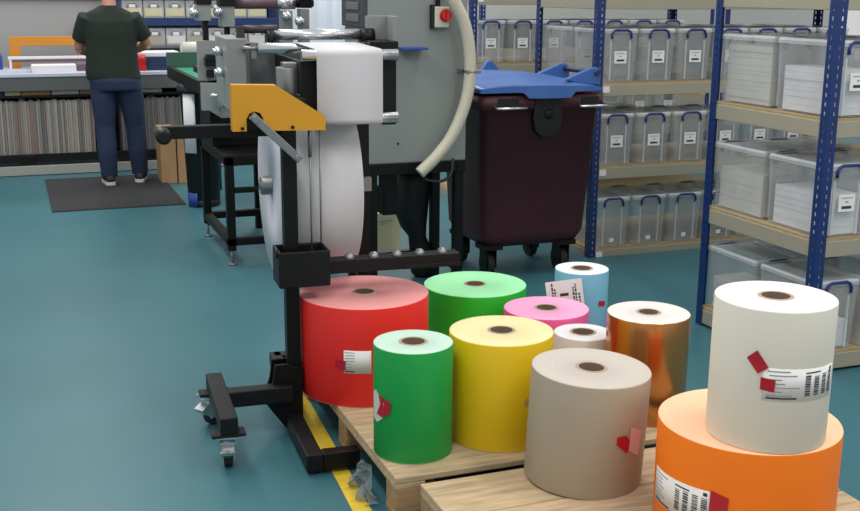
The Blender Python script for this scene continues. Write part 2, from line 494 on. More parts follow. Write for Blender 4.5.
Z = .1405
t = roll('red', 1.191, 3.835, Z, 0.513, 0.244, 'wide red paper roll at the back left corner of the pallet')
shipping_label(t, .244, -125, -101.5, .272-Z, .358-Z, bars=False)
tape(t, .244, [(-132.5, .288-Z), (-124, .281-Z), (-123, .318-Z), (-132, .322-Z)])
t = roll('green', 1.159, 3.199, Z, 0.514, 0.13, 'dark green paper roll at the front left of the pallet, with a torn label')
tape(t, .130, [(178, .27-Z), (190, .262-Z), (203, .283-Z), (206, .335-Z), (196, .352-Z), (186, .37-Z), (178, .362-Z)], 'torn_white', 'torn_label', 'torn white label remnant')
tape(t, .1315, [(190, .292-Z), (203, .287-Z), (216, .305-Z), (219, .343-Z), (207, .352-Z), (195, .358-Z), (199, .33-Z)])
roll('bright_green', 1.778, 4.141, Z, 0.414, 0.217, 'bright green paper roll at the back, between the red and pink rolls')
t = roll('yellow', 1.485, 3.227, Z, 0.51, 0.176, 'yellow paper roll in the middle of the pallets')
tape(t, .176, [(-87, .30-Z), (-83, .30-Z), (-83, .325-Z), (-87, .325-Z)], 'cardboard', 'tape_or_nick', 'small brown nick patch')  # brown patch put in for a dark nick in the roll side
t = roll('grey', 1.592, 2.829, Z+.003, 0.499, 0.183, 'large grey paper roll at the front, beside the yellow roll', hole=.039)
t.rotation_euler = (.026, .034, 0)
tape(t, .183, [(-90, .317-Z), (-78, .285-Z), (-76, .29-Z), (-75.5, .325-Z), (-80, .343-Z), (-90, .342-Z)])
tape(t, .183, [(-75.4, .292-Z), (-60, .262-Z), (-58, .345-Z), (-75, .365-Z)], 'pink_paper', 'paper_patch', 'pale blank paper patch')
t = roll('orange', 1.888, 2.413, Z, 0.445, 0.253, 'largest fluorescent orange roll at the bottom right, underneath a white roll')
shipping_label(t, .253, 160, 213.5, .205-Z, .305-Z, skew=.012)
tape(t, .253, [(212.5, .262-Z), (223.5, .258-Z), (224, .31-Z), (213, .322-Z)])
t = roll('white', 1.872, 2.322, .4465, 0.833, 0.1594, 'tall white paper roll standing on top of the orange roll')
shipping_label(t, .1594, -134.5, -55, .572-.4245, .66-.4245, skew=-.004)
tape(t, .1599, [(-150, .680-.4245), (-139, .642-.4245), (-130, .662-.4245), (-141, .704-.4245)])
tape(t, .1609, [(-136, .601-.4245), (-123.5, .596-.4245), (-123, .629-.4245), (-136, .634-.4245)])
roll('pink', 1.906, 3.725, Z, 0.411, 0.167, 'pink paper roll between the bright green and pale blue rolls')
t = roll('pale_blue', 2.202, 3.987, Z, 0.484, 0.113, 'narrow pale blue paper roll with white ends, farthest back')
tape(t, .113, [(-78, .345-Z), (-60, .338-Z), (-58, .36-Z), (-78, .366-Z)])
roll('small_white', 1.915, 3.44, Z, 0.395, 0.107, 'small short white paper roll behind the grey roll', hole=.040)
roll('copper', 2.053, 3.221, Z, 0.519, 0.1455, 'shiny metallic copper paper roll with a white end', hole=.034)
# printed sheet leaning against the pale blue roll
b = MB(); b.use(M['label_white']).box(-.075, .075, -.001, .001, 0, .205)
b.use(M['ink'])
for (x, z0, z1) in ((-.05, .07, .185), (-.04, .06, .17), (.035, .05, .17), (.045, .08, .185), (.058, .06, .15)):
    z = z0
    while z < z1:
        hh = random.uniform(.004, .014); b.box(x-.003, x+.004, -.0018, -.0009, z, z+hh); z += hh+.004
for z in (.05, .08, .11, .14): b.box(-.02, .015, -.0018, -.0009, z, z+.012)
o = b.build('printed_sheet', None); o.location = (2.088, 3.866, .262); o.rotation_euler = (R(-6), R(-9), R(-25))
tag(o, 'white printed sheet taped to the side of the pale blue roll', 'paper sheet')
# crumpled clear wrap beside the pallet
b = MB(); g = []
for i in range(9):
    row = []
    for j in range(9):
        u, v = i/8, j/8
        row.append(b.bm.verts.new((0.994+.012*math.sin(u*11+v*5)+random.uniform(-.012, .008)-.03*(1-v)*(i % 2), 3.10+.19*u+random.uniform(-.012, .012), .004+.115*v*(.55+.45*math.sin(PI*u)) + random.uniform(0, .008))))
    g.append(row)
for i in range(8):
    for j in range(8): b._f([g[i][j], g[i+1][j], g[i+1][j+1], g[i][j+1]])
o = b.build('plastic_wrap', 'film'); tag(o, 'crumpled clear plastic wrap on the floor beside the pallet', 'plastic wrap')
so = o.modifiers.new('solid', 'SOLIDIFY'); so.thickness = .0012

# ------------------------------------------------------------------ unwind stand
SX, SY, SR = .94, 3.87, R(-3.6)
st = empty('unwind_stand', 'black steel roll stand with a yellow guard, wheels and side arm', 'roll stand', (SX, SY, 0), SR)
b = MB(); b.box(-.050, .001, -.058, -.004, .13, 1.22); b.build('column', 'black_metal', st, bevel=.004)
b = MB(); GP = [(-.135, .12), (-.065, .02), (.002, .02), (.002, .25), (-.05, .27), (-.10, .27), (-.11, .20)]
b.prism(GP, 'y', -.074, -.060); b.prism(GP, 'y', -.002, .012)
b.box(-.055, .0, -.07, .01, .02, .14)
b.build('gusset', 'black_metal', st, bevel=.002)
b = MB(); b.box(-.30, -.04, -.112, -.052, .135, .195); b.build('base_tube', 'charcoal_metal', st, bevel=.004)
b = MB(); b.box(-.337, -.277, -.37, .11, .140, .200)
b.box(-.367, -.250, -.365, -.300, .126, .139); b.box(-.367, -.250, .045, .11, .126, .139); b.build('cross_tube', 'charcoal_metal', st, bevel=.004)
b = MB(); b.box(-.062, -.004, -.472, -.0, .014, .075); b.build('base_tube', 'charcoal_metal', st, bevel=.004)
b = MB(); b.box(-.004, .125, -.472, -.42, .014, .075); b.build('base_tube', 'black_metal', st, bevel=.004)
def caster(x, y, top, ang):
    T = Matrix.Translation((x, y, 0)) @ Matrix.Rotation(ang, 4, 'Z')
    def P(p): return T @ Vector(p)
    b = MB(); b.tube([P((-.015, .022, .044)), P((.015, .022, .044))], .044, 24)
    wh = b.build('caster', 'dark_rubber', st, bevel=.003)
    f = MB()
    f.box(-.024, -.019, -.016, .040, .035, .102, T); f.box(.019, .024, -.016, .040, .035, .102, T); f.box(-.026, .026, -.024, .042, .097, .104, T)
    f.box(-.036, .036, -.036, .036, top-.007, top, T); f.cyl(P((0, 0, .10)), P((0, 0, top-.003)), .014, 12)
    f.cyl(P((-.028, .022, .044)), P((.028, .022, .044)), .008, 10)
    fo = f.build('fork', 'silver', wh)
    fl = MB(); fl.prism([(-.015, .04), (-.050, .066), (-.058, .080), (-.012, .102)], 'x', -.022, .022)
    for v in fl.bm.verts: v.co = T @ v.co
    fl.build('brake_pedal', 'silver', wh)
caster(-.31, -.325, .126, R(-8)); caster(-.33, .085, .126, R(-50))
for x, y in ((-.033, -.44), (-.033, -.05)):
    b = MB(); b.cyl((x, y, 0), (x, y, .016), .02, 14); b.build('pad', 'dark_rubber', st)
# bracket box round the column and the side arm
b = MB()
b.box(-.080, .108, -.105, -.094, .568, .702); b.box(-.080, .108, .030, .041, .568, .702)
b.box(-.080, -.069, -.094, .030, .568, .702); b.box(.097, .108, -.094, .030, .568, .702); b.box(-.075, .103, -.098, .035, .568, .578)
b.build('bracket', 'charcoal_metal', st, bevel=.005)
b = MB(); b.cyl((-.088, -.07, .692), (-.078, -.07, .692), .016, 14); b.build('pin', 'charcoal_metal', st)
b = MB(); b.box(.106, .628, -.035, .035, .593, .643); b.box(.40, .628, -.04, -.035, .593, .61); b.build('side_arm', 'charcoal_metal', st, bevel=.004)
for x in (.20, .295, .385, .475, .565):
    b = MB(); b.lathe([(.0005, .021), (.010, .019), (.017, .012), (.02, .004), (.02, 0)], 16, (x, -.005, .642)); b.build('stud', 'dull_steel', st)
# yellow guard: bent sheet, plate, top and left flange
YP = [(-.228, 1.142), (-.19, 1.142), (-.18, 1.142), (-.18, 1.185), (-.168, 1.204), (-.15, 1.210), (-.132, 1.204), (-.122, 1.185), (-.122, 1.142), (.098, 1.138), (.098, 1.186), (-.075, 1.298), (-.228, 1.302)]
b = MB(); b.prism(YP, 'y', -.105, -.100)
b.prism([(-.228, 1.142), (-.224, 1.142), (-.224, 1.301), (-.228, 1.302)], 'y', -.1, -.05)
b.prism([(-.228, 1.302), (-.228, 1.298), (-.075, 1.294), (-.075, 1.298)], 'y', -.1, -.05)
b.prism([(-.075, 1.298), (-.075, 1.294), (.098, 1.182), (.098, 1.186)], 'y', -.1, -.05)
b.prism([(.098, 1.138), (.094, 1.138), (.094, 1.184), (.098, 1.186)], 'y', -.1, -.05)
b.build('guard', 'guard_yellow', st)
b = MB(); b.box(-.20, .03, -.09, .05, 1.15, 1.25); b.build('brake_housing', 'black_metal', st, bevel=.004)
for x in (-.195, -.02):
    b = MB(); b.cyl((x, -.11, 1.152), (x, -.1, 1.152), .006, 10); b.build('screw', 'black_metal', st)
b = MB(); T = Matrix.Translation((-.152, -.12, 1.186)) @ Matrix.Rotation(R(44), 4, 'Y')
b.box(-.018, .215, -.008, .008, -.014, .014, T); b.tube([T @ Vector((0, -.02, 0)), T @ Vector((0, .05, 0))], .014, 14); b.tube([T @ Vector((.2, -.012, 0)), T @ Vector((.2, .09, 0))], .011, 12)
b.build('lever', 'dull_steel', st, bevel=.002)
b = MB(); b.box(-.46, -.03, .03, .07, 1.105, 1.15)
b.build('handle_bar', 'black_metal', st, bevel=.003)
b = MB(); b.tube([(-.455, -.03, 1.12), (-.455, -.015, 1.12), (-.455, .085, 1.12), (-.455, .095, 1.12)], [.018, .028, .028, .02], 18); b.build('end_knob', 'charcoal_metal', st)
for x, y in ((.06, .0), (.10, .02)):
    b = MB(); b.cyl((x, y, .56), (x, y, 1.14), .0035, 8); b.build('rod', 'dull_steel', st)
b = MB(); b.cyl((.06, 0, 1.03), (.06, 0, 1.14), .008, 10); b.build('gas_spring', 'dull_steel', st)
# spindle carrying post behind the roll
b = MB(); b.box(.325, .375, .375, .43, .10, 1.36); b.build('rear_post', 'black_metal', st, bevel=.004)
b = MB(); b.box(-.03, .37, .375, .43, .10, .155); b.box(-.045, .0, .0, .43, .10, .155); b.build('base_beam', 'charcoal_metal', st, bevel=.003)
b = MB(); b.cyl((-.070, .40, .862), (.34, .40, .862), .016, 20); b.box(.325, .375, .34, .43, .83, .885); b.build('spindle', 'dull_steel', st)
# web guide head: side plates and rollers
for x0, x1 in ((.035, .095), (.335, .392)):
    b = MB(); b.box(x0, x1, .022, .036, 1.135, 1.405); b.box(x0, x0+.012, .036, .59, 1.25, 1.37); b.build('side_plate', 'black_metal', st, bevel=.004)
for (y, z) in ((-.005, 1.392), (-.005, 1.165)):
    b = MB(); b.cyl((.034, y, z), (.388, y, z), .0205, 28); b.build('guide_roller', 'silver', st)
for x in (.040, .380):
    b = MB(); b.box(x-.004, x+.004, -.005, .03, 1.158, 1.172); b.box(x-.004, x+.004, -.005, .03, 1.385, 1.399); b.build('roller_bearing', 'dull_steel', st)
for (y, z, x0, x1) in ((.475, 1.447, .0, .385), (.405, 1.398, -.06, .375)):
    b = MB(); b.cyl((x0, y, z), (x1, y, z), .021, 28); b.build('idler_roller', 'silver', st)
b = MB(); b.cyl((-.015, .475, 1.432), (.012, .475, 1.432), .036, 24); b.build('roller_collar', 'black_metal', st)
b = MB(); b.cyl((.365, .475, 1.437), (.42, .475, 1.437), .034, 24); b.build('roller_collar', 'black_metal', st)
b = MB(); b.cyl((-.12, .405, 1.398), (-.05, .405, 1.398), .010, 16); b.box(-.085, -.065, .40, .44, 1.36, 1.42); b.build('roller_shaft', 'dull_steel', st)
b = MB(); b.box(.385, .495, .47, .475, 1.425, 1.52); b.box(.475, .495, .38, .47, 1.42, 1.52); b.build('end_bracket', 'grey_metal', st, bevel=.002)
b = MB(); b.box(.37, .485, .33, .47, 1.37, 1.425); b.build('bracket_foot', 'black_metal', st, bevel=.003)
b = MB(); b.box(-.08, .40, .58, .61, 1.185, 1.395); b.box(.325, .375, .33, .6, 1.30, 1.34); b.build('back_panel', 'panel_grey', st, bevel=.003)
b = MB(); b.box(-.178, -.102, .42, .80, 1.16, 1.435); b.box(-.11, -.07, .57, .62, 1.2, 1.38); b.build('control_box', 'grey_metal', st, bevel=.004)
for y, z in ((.56, 1.38), (.52, 1.30)):
    b = MB(); b.cyl((-.205, y, z), (-.178, y, z), .018, 16); b.cyl((-.215, y, z), (-.2, y, z), .012, 12); b.build('knob', 'silver', st)
b = MB(); b.tube([(.01, .12, 1.20), (.01, .12, 1.345)], .048, 24); b.box(-.015, .035, .08, .15, 1.345, 1.362); b.box(-.03, .03, -.0, .12, 1.2, 1.215); b.build('brake_motor', 'dull_steel', st, bevel=.003)
b = MB(); b.cyl((-.105, .48, 1.468), (.03, .48, 1.468), .016, 18); b.box(-.13, -.10, .46, .50, 1.43, 1.48); b.build('dark_roller', 'dark_bar', st)

# white paper roll on the stand, web over the rollers
rl = empty('web_roll', 'big white paper roll hanging on the black stand, web running over rollers', 'paper roll', (SX, SY, 0), SR)
CY_, CZ_, CR_ = .40, .862, .352
b = MB()
n = 96; S, T = M['web_white'], M['roll_face']
prof = [(.04, -.022), (CR_, -.022), (CR_, .272), (.04, .272)]
rings = [b.ring([(x, CY_+r*math.cos(2*PI*k/n), CZ_+r*math.sin(2*PI*k/n)) for k in range(n)]) for r, x in prof]
for i, mm in ((0, T), (1, S), (2, T), (3, T)):
    b.use(mm); b.bridge(rings[i], rings[(i+1) % 4], True)
b.build('paper_body', None, rl)
b = MB(); n = 40
rings = [b.ring([(x, CY_+r*math.cos(2*PI*k/n), CZ_+r*math.sin(2*PI*k/n)) for k in range(n)]) for r, x in ((.018, -.065), (.034, -.065), (.038, -.058), (.038, .28), (.018, .28))]
for i in range(5): b.bridge(rings[i], rings[(i+1) % 5], True)
b.build('core', 'dull_steel', rl)
# web: from the idler rollers over the top guide roller, down, round the lower roller and back to the roll
b = MB(); W0, W1 = .085, .327
path = [(.4265, 1.385), (.4265, 1.398), (.420, 1.413), (.405, 1.4195), (.395, 1.4195), (.01, 1.4145)]
for k in range(1, 7):
    a = R(90+15*k); path.append((-.005+.0215*math.cos(a), 1.392+.0215*math.sin(a)))
path += [(-.0270, 1.28)]
for k in range(0, 8):
    a = R(180+14*k); path.append((-.005+.0215*math.cos(a), 1.165+.0215*math.sin(a)))
path += [(.06, 1.1435)]+[(CY_+(CR_+.001)*math.cos(R(a)), CZ_+(CR_+.001)*math.sin(R(a))) for a in (126, 118, 110)]
path_o = path
rows = [(b.bm.verts.new((W0, y, z)), b.bm.verts.new((W1, y, z))) for y, z in path]
for i in range(len(rows)-1): b._f([rows[i][0], rows[i][1], rows[i+1][1], rows[i+1][0]], True)
o = b.build('paper_web', 'web_white', rl); so = o.modifiers.new('solid', 'SOLIDIFY'); so.thickness = .0006

# ------------------------------------------------------------------ printing press behind
pr = empty('printing_press', 'grey and black printing press behind the roll stand, with cabinet and frame', 'printing press', (1.15, 6.43, 0))
def PB(name, m, *boxes, bevel=.003, par=pr):
    b = MB()
    for q in boxes: b.box(*q)
    return b.build(name, m, par, bevel=bevel)
fx, fy, fz = .84, .90, .655
PB('frame', 'black_metal', *[(x, x+.05, y, y+.05, .09, fz) for x in (0, fx-.05) for y in (0, fy-.05)],
   (0, fx, 0, .05, fz-.05, fz), (0, fx, fy-.05, fy, fz-.05, fz), (0, .05, 0, fy, fz-.05, fz), (fx-.05, fx, 0, fy, fz-.05, fz),
   (0, fx, 0, .05, .12, .165), (0, fx, fy-.05, fy, .12, .165), (0, .05, 0, fy, .12, .165), (fx-.05, fx, 0, fy, .12, .165), (.05, fx, .0, .04, .44, .47))
PB('table_plate', 'charcoal_metal', (.0, fx, .0, fy, fz, fz+.012))
for x in (.025, fx-.025):
    for y in (.025, fy-.025):
        b = MB(); b.cyl((x, y, .0), (x, y, .012), .028, 16); b.cyl((x, y, .01), (x, y, .095), .009, 10); b.build('levelling_foot', 'dull_steel', pr)
PB('body', 'black_metal', (.0, .84, .42, .86, fz+.012, 1.06), (-.03, .14, .30, .42, .74, .96))
PB('side_panel', 'panel_grey', (.06, .62, .36, .40, .98, 1.30), bevel=.004)
# print unit pieces, left to right
PB('front_plate', 'grey_metal', (-.14, -.042, -.05, .0, 1.11, 1.335))
PB('front_plate', 'grey_metal', (-.135, -.045, -.10, -.04, .945, 1.10))
PB('tall_plate', 'grey_metal', (-.03, .045, -.1, .30, .90, 1.15))
PB('mount', 'black_metal', (-.03, .14, .0, .36, 1.0, 1.30))
b = MB(); b.box(-.11, -.0, -.12, -.06, 1.195, 1.245); b.box(-.1, -.03, -.13, -.05, 1.225, 1.26); b.box(-.1, -.06, -.09, .42, 1.13, 1.17); b.build('clamp_arm', 'black_metal', pr, bevel=.003)
b = MB(); b.tube([(-.10, -.16, 1.035), (-.02, -.16, 1.035)], .012, 12); b.tube([(-.04, -.16, .97), (-.025, -.16, 1.05)], .022, 16); b.build('adjusting_screw', 'silver', pr)
b = MB(); b.cyl((0.01, -.12, 1.02), (.05, -.12, 1.02), .032, 18); b.build('knob', 'black_metal', pr)
# upper heads
PB('head_column', 'black_metal', (-.10, -.07, -.02, .02, 1.30, 1.60))
PB('head_column', 'black_metal', (.03, .06, .02, .06, 1.30, 1.60))
PB('print_head', 'grey_metal', (-.14, -.06, -.06, .02, 1.445, 1.54))
PB('print_head', 'grey_metal', (.0, .078, -.04, .06, 1.41, 1.54))
PB('head_cap', 'black_metal', (-.14, -.055, -.07, .03, 1.535, 1.62))
PB('head_cap', 'black_metal', (-.005, .08, -.05, .07, 1.525, 1.62))
b = MB(); b.cyl((.07, .05, 1.545), (.38, .05, 1.545), .036, 24); b.build('ink_roller', 'purple_brown', pr)
b = MB(); b.cyl((.34, .05, 1.545), (.45, .05, 1.545), .038, 24); b.build('roller_sleeve', 'silver', pr)
b = MB(); b.cyl((.45, .05, 1.545), (.56, .05, 1.545), .026, 18); b.box(.47, .54, .0, .1, 1.515, 1.575); b.build('drive_coupling', 'black_metal', pr)
PB('bearing_block', 'grey_metal', (.36, .42, -.02, .08, 1.30, 1.50))
PB('bearing_block', 'grey_metal', (.47, .52, -.02, .08, 1.30, 1.51))
for x, z in ((.375, 1.47), (-.155, 1.49), (-.02, 1.495), (.45, 1.44)):
    b = MB(); b.lathe([(.0005, .03), (.022, .02), (.03, 0), (.022, -.02), (.0005, -.03)], 16, (x, -.06, z)); b.build('knob', 'silver', pr)
PB('tie_bar', 'black_metal', (.05, .60, .04, .08, 1.28, 1.31))
# green conveyor at the back
PB('conveyor_belt', 'belt_green', (.09, .40, .88, 2.72, .975, 1.0))
PB('conveyor_rail', 'charcoal_metal', (.05, .09, .86, 2.76, .92, 1.01), (.40, .44, .86, 2.76, .92, 1.01), (.06, .43, .86, .9, .90, 1.01))
PB('conveyor_end', 'plate_green', (.05, .44, 2.74, 2.78, .93, 1.12))
PB('conveyor_leg', 'black_metal', (.38, .43, 1.0, 1.05, 0, .92))
PB('conveyor_leg', 'black_metal', (.38, .43, 2.6, 2.65, 0, .92))
# cabinet on its own frame
cb = empty('press_cabinet', 'tall grey machine cabinet on black legs with a red rotary switch and cream hose', 'cabinet', (1.715, 5.42, 0))
def CB(name, m, *bx, bevel=.003, par=None): return PB(name, m, *bx, bevel=bevel, par=par or cb)
cw, cd, cz = .545, .42, .735
CB('body', 'cab_grey', (0, cw, 0, cd, cz, 2.1), bevel=.008)
for x in (.0, cw-.055):
    for y in (.01, cd-.06): CB('leg', 'black_metal', (x, x+.05, y, y+.05, 0, cz-.05))
CB('top_frame', 'black_metal', (0, cw, .005, .055, cz-.06, cz), (0, cw, cd-.055, cd-.005, cz-.06, cz), (0, .05, 0, cd, cz-.06, cz), (cw-.05, cw, 0, cd, cz-.06, cz))
CB('lower_frame', 'black_metal', (0, cw, cd-.06, cd-.01, .12, .17), (.005, .045, 0, cd, .12, .17), (cw-.05, cw-.01, 0, cd, .12, .17))
CB('hanging_unit', 'black_metal', (.11, .19, .1, .18, .44, cz-.05), (.07, .12, .1, .15, .46, .6))
sw = CB('isolator_switch', 'switch_plate', (.345, .425, -.045, 0, 1.435, 1.54), bevel=.006)
b = MB(); b.cyl((.402, -.052, 1.495), (.402, -.045, 1.495), .032, 24); b.cyl((.402, -.075, 1.495), (.402, -.05, 1.495), .025, 24); b.box(.394, .41, -.09, -.07, 1.47, 1.52); b.build('switch_knob', 'switch_red', sw)
b = MB(); b.box(.333, .346, -.04, 0, 1.43, 1.55); b.cyl((.37, -.02, 1.54), (.37, -.02, 1.63), .013, 12); b.build('switch_gland', 'black_plastic', sw)
CB('tool_tray', 'blue_plastic', (.155, .29, -.10, 0, 1.325, 1.338))
b = MB(); b.cyl((.16, -.004, .84), (.16, .01, .84), .006, 10); b.build('screw', 'black_plastic', cb)
CB('side_controls', 'panel_dark', (-.022, 0, .01, .40, 1.435, 1.9))
for k in range(3): CB('control_key', 'panel_grey', (-.028, -.022, .08, .30, 1.46+.06*k, 1.50+.06*k))
ctrl = [(.41, -.10, 1.66), (.43, -.10, 1.57), (.485, -.10, 1.46), (.515, -.10, 1.33), (.52, -.10, 1.18), (.49, -.10, 1.03), (.425, -.10, .885), (.335, -.10, .775), (.245, -.10, .695)]
def catmull(P, k=16):
    P = [Vector(p) for p in P]; Q = [P[0]*2-P[1]]+P+[P[-1]*2-P[-2]]; out = []
    for i in range(1, len(Q)-2):
        for j in range(k):
            t = j/k; a, b_, c, d = Q[i-1:i+3]
            out.append(.5*((2*b_)+(-a+c)*t+(2*a-5*b_+4*c-d)*t*t+(-a+3*b_-3*c+d)*t**3))
    out.append(P[-1]); return out
hp = catmull(ctrl, 20)
b = MB(); b.tube(hp, [.028+(.0055 if i % 2 else 0) for i in range(len(hp))], 16); b.build('hose', 'hose_cream', cb)
b = MB(); b.tube(catmull([(.245, -.08, .70), (.29, -.07, .655), (.37, -.07, .64), (.43, -.07, .67), (.46, -.03, .75)], 8), .008, 8); b.build('cable', 'black_plastic', cb)
CB('hose_clip', 'dull_steel', (.49, .57, -.13, -.07, 1.205, 1.222), (.49, .52, -.1, .0, 1.205, 1.222))
# things under the press
b = MB(); b.box(-.10, .10, -.13, .13, 0, .30); b.use(M['cardboard']).box(-.1, .1, -.13, .13, 0, .30)
b = MB(); b.use(M['stock_yellow']).box(-.09, .09, -.12, .12, 0, .26); b.use(M['ink_grey']).box(-.06, .03, -.1215, -.12, .205, .215); b.box(-.06, 0, -.1215, -.12, .19, .197)
o = b.build('carton', None, bevel=.004); o.location = (2.155, 6.55, 0)
tag(o, 'pale brown carton on the floor under the grey press cabinet', 'carton')
b = MB()
def blob(cs, n=14):
    rings = []
    for (x, y, z, rx, ry) in cs:
        rings.append([(x+rx*math.cos(2*PI*k/n)*(1+.06*math.sin(3*k+z*30)), y+ry*math.sin(2*PI*k/n)*(1+.06*math.cos(2*k+z*20)), z) for k in range(n)])
    return rings
b.loft(blob([(2.17, 5.82, .0, .05, .04), (2.17, 5.82, .03, .075, .06), (2.16, 5.82, .14, .075, .06), (2.13, 5.82, .24, .05, .05), (2.11, 5.82, .30, .075, .07), (2.09, 5.82, .42, .10, .09), (2.10, 5.82, .56, .11, .09), (2.11, 5.82, .66, .10, .08)]))
o = b.build('refuse_sack', 'black_plastic'); tag(o, 'dark plastic sack hanging under the grey press cabinet', 'sack')

# ------------------------------------------------------------------ wheeled bin
wb = empty('wheeled_bin', 'large maroon wheeled bin with a blue lid beside the press cabinet', 'wheeled bin', (2.43, 5.57, 0))
def rect(x0, x1, y0, y1, z, r=.05):
    pts = []
    for cx, cy, a0 in ((x1-r, y1-r, 0), (x0+r, y1-r, 90), (x0+r, y0+r, 180), (x1-r, y0+r, 270)):
        for k in range(4): pts.append((cx+r*math.cos(R(a0+30*k)), cy+r*math.sin(R(a0+30*k)), z))
    return pts
b = MB(); b.loft([rect(.05, .63, .05, .55, .19), rect(.015, .665, .02, .59, .26), rect(-.02, .71, -.02, .62, .98), rect(-.045, .735, -.045, .64, .985), rect(-.045, .735, -.045, .64, 1.06)])
b.build('tub', 'bin_maroon', wb)
b = MB(); b.prism([(.29, 1.055), (.44, 1.055), (.455, .93), (.44, .86), (.40, .825), (.33, .825), (.29, .86), (.275, .93)], 'y', -.055, -.0)
b.build('lock_plate', 'black_plastic', wb, bevel=.006)
b = MB(); b.lathe([(.0005, .0), (.02, .0), (.03, .01), (.03, .03)], 16, (0, 0, 0)); 
for v in b.bm.verts: v.co = Vector((.37+v.co.x, -.065+v.co.z, .955+v.co.y))
b.build('lock', 'charcoal_metal', wb)
for x0, x1 in ((.04, .215), (.555, .715)):
    b = MB(); b.box(x0+.02, x1-.03, -.048, -.03, .995, 1.045); b.build('handle_recess', 'black_plastic', wb)
    b = MB(); b.tube([(x0, -.04, 1.005), (x0, -.085, .995), (x1, -.085, .995), (x1, -.04, 1.005)], .008, 10); b.build('handle', 'silver', wb)
for x, y in ((.09, .1), (.56, .1), (.09, .5), (.56, .5)):
    b = MB(); b.cyl((x-.02, y+.03, .075), (x+.02, y+.03, .075), .075, 24); wh = b.build('wheel', 'dark_rubber', wb, bevel=.004)
    b = MB(); b.box(x-.035, x-.028, y-.03, y+.06, .06, .18); b.box(x+.028, x+.035, y-.03, y+.06, .06, .18); b.box(x-.06, x+.06, y-.06, y+.07, .172, .20); b.cyl((x-.04, y+.03, .075), (x+.04, y+.03, .075), .012, 10)
    b.build('fork', 'charcoal_metal', wh)
# lid: shallow domed shell, higher at the back, skirt round the rim
b = MB(); nx, ny = 24, 16; g = []
def lidz(u, v):
    dome = .085*(math.sin(PI*min(1, max(0, u)))**.6)*(math.sin(PI*min(1, .12+.76*v))**.8)
    slope = .05*v*(1-u)**.6
    crease = -.016 if (v < .42 and .08 < u < .78 and v > .12) else 0
    return 1.096+dome*.55+slope+crease
for i in range(nx+1):
    row = []
    for j in range(ny+1):
        u, v = i/nx, j/ny
        bulge = -.06*math.sin(PI*min(1, max(0, (u-.28)/.6)))if .28 < u < .88 else 0
        x = -.05+.745*u; y = -.06+.72*v+bulge*(1-v)**3
        row.append(b.bm.verts.new((x, y, lidz(u, v))))
    g.append(row)
for i in range(nx):
    for j in range(ny): b._f([g[i][j], g[i+1][j], g[i+1][j+1], g[i][j+1]], True)
edge = [g[i][0] for i in range(nx+1)]+[g[nx][j] for j in range(1, ny+1)]+[g[i][ny] for i in range(nx-1, -1, -1)]+[g[0][j] for j in range(ny-1, 0, -1)]
low = [b.bm.verts.new((v.co.x, v.co.y, 1.078 - (.03 if (v.co.y < .05 and .2 < v.co.x < .5) else 0))) for v in edge]
for i in range(len(edge)): b._f([edge[i], edge[(i+1) % len(edge)], low[(i+1) % len(edge)], low[i]], False)
o = b.build('lid', 'bin_lid', wb); so = o.modifiers.new('solid', 'SOLIDIFY'); so.thickness = .006
for (x, yy) in ((.70, .02), (.70, .40)):
    b = MB(); b.prism([(x-.20, 1.135), (x-.03, 1.20), (x+.01, 1.20), (x+.03, 1.17), (x+.03, 1.10), (x-.1, 1.11)], 'y', yy, yy+.035)
    b.build('hinge_fin', 'bin_lid', wb, bevel=.006)
b = MB(); b.cyl((.70, .0, 1.17), (.70, .46, 1.17), .015, 14); b.build('hinge_pin', 'navy', wb)
for x in (.10, .28):
    b = MB(); b.prism([(x-.06, 1.13), (x, 1.21), (x+.03, 1.21), (x+.09, 1.14)], 'y', .60, .64); b.build('lid_grip', 'bin_lid', wb, bevel=.006)

# ------------------------------------------------------------------ black waste bin, boxes, mat
t = empty('waste_bin', 'black plastic waste bin with a white bag edge, under the green conveyor', 'bin', (1.335, 8.42, 0))
b = MB(); b.lathe([(.005, .02), (.115, .02), (.12, .03), (.15, .86), (.165, .865), (.165, .90), (.150, .90), (.11, .05), (.005, .05)], 32); b.build('tub', 'black_plastic', t)
b = MB(); b.lathe([(.005, .0), (.118, .0), (.121, .01), (.123, .05), (.116, .055)], 32); b.build('base', 'black_plastic', t)
b = MB(); cylpatch(b, .126, 196, 238, .004, .11, th=.006, n=8); b.build('pedal', 'blue_plastic', t)
b = MB(); cylpatch(b, .152, 205, 245, .42, .88, th=.003, n=8); b.build('bag_flap', 'paper_white', t)
b = MB(); b.lathe([(.13, .88), (.17, .865), (.175, .885), (.168, .915), (.14, .93), (.12, .91)], 32, closed=True); b.build('bag_rim', 'black_plastic', t)
def carton(x, y, wx, dy, h, label, rz=0):
    t = MB(); t.box(-wx/2, wx/2, -dy/2, dy/2, 0, h); o = t.build('cardboard_box', 'cardboard', bevel=.004)
    o.location = (x, y, 0); o.rotation_euler = (0, 0, rz); tag(o, label, 'box', 'cardboard boxes by the bench')
    return o
carton(1.215, 9.62, .13, .3, .47, 'upright brown cardboard box nearest the person, at the bench end')
carton(1.355, 9.60, .13, .3, .45, 'upright brown cardboard box beside the black waste bin')
b = MB()
b.box(.22, 1.20, 8.47, 9.98, .0, .008)
for k in range(48):
    x = .235+k*.0202; b.box(x, x+.010, 8.49, 9.96, .008, .0115)
tag(b.build('floor_mat', 'mat_grey'), 'dark grey ribbed mat on the floor under the standing person', 'mat')

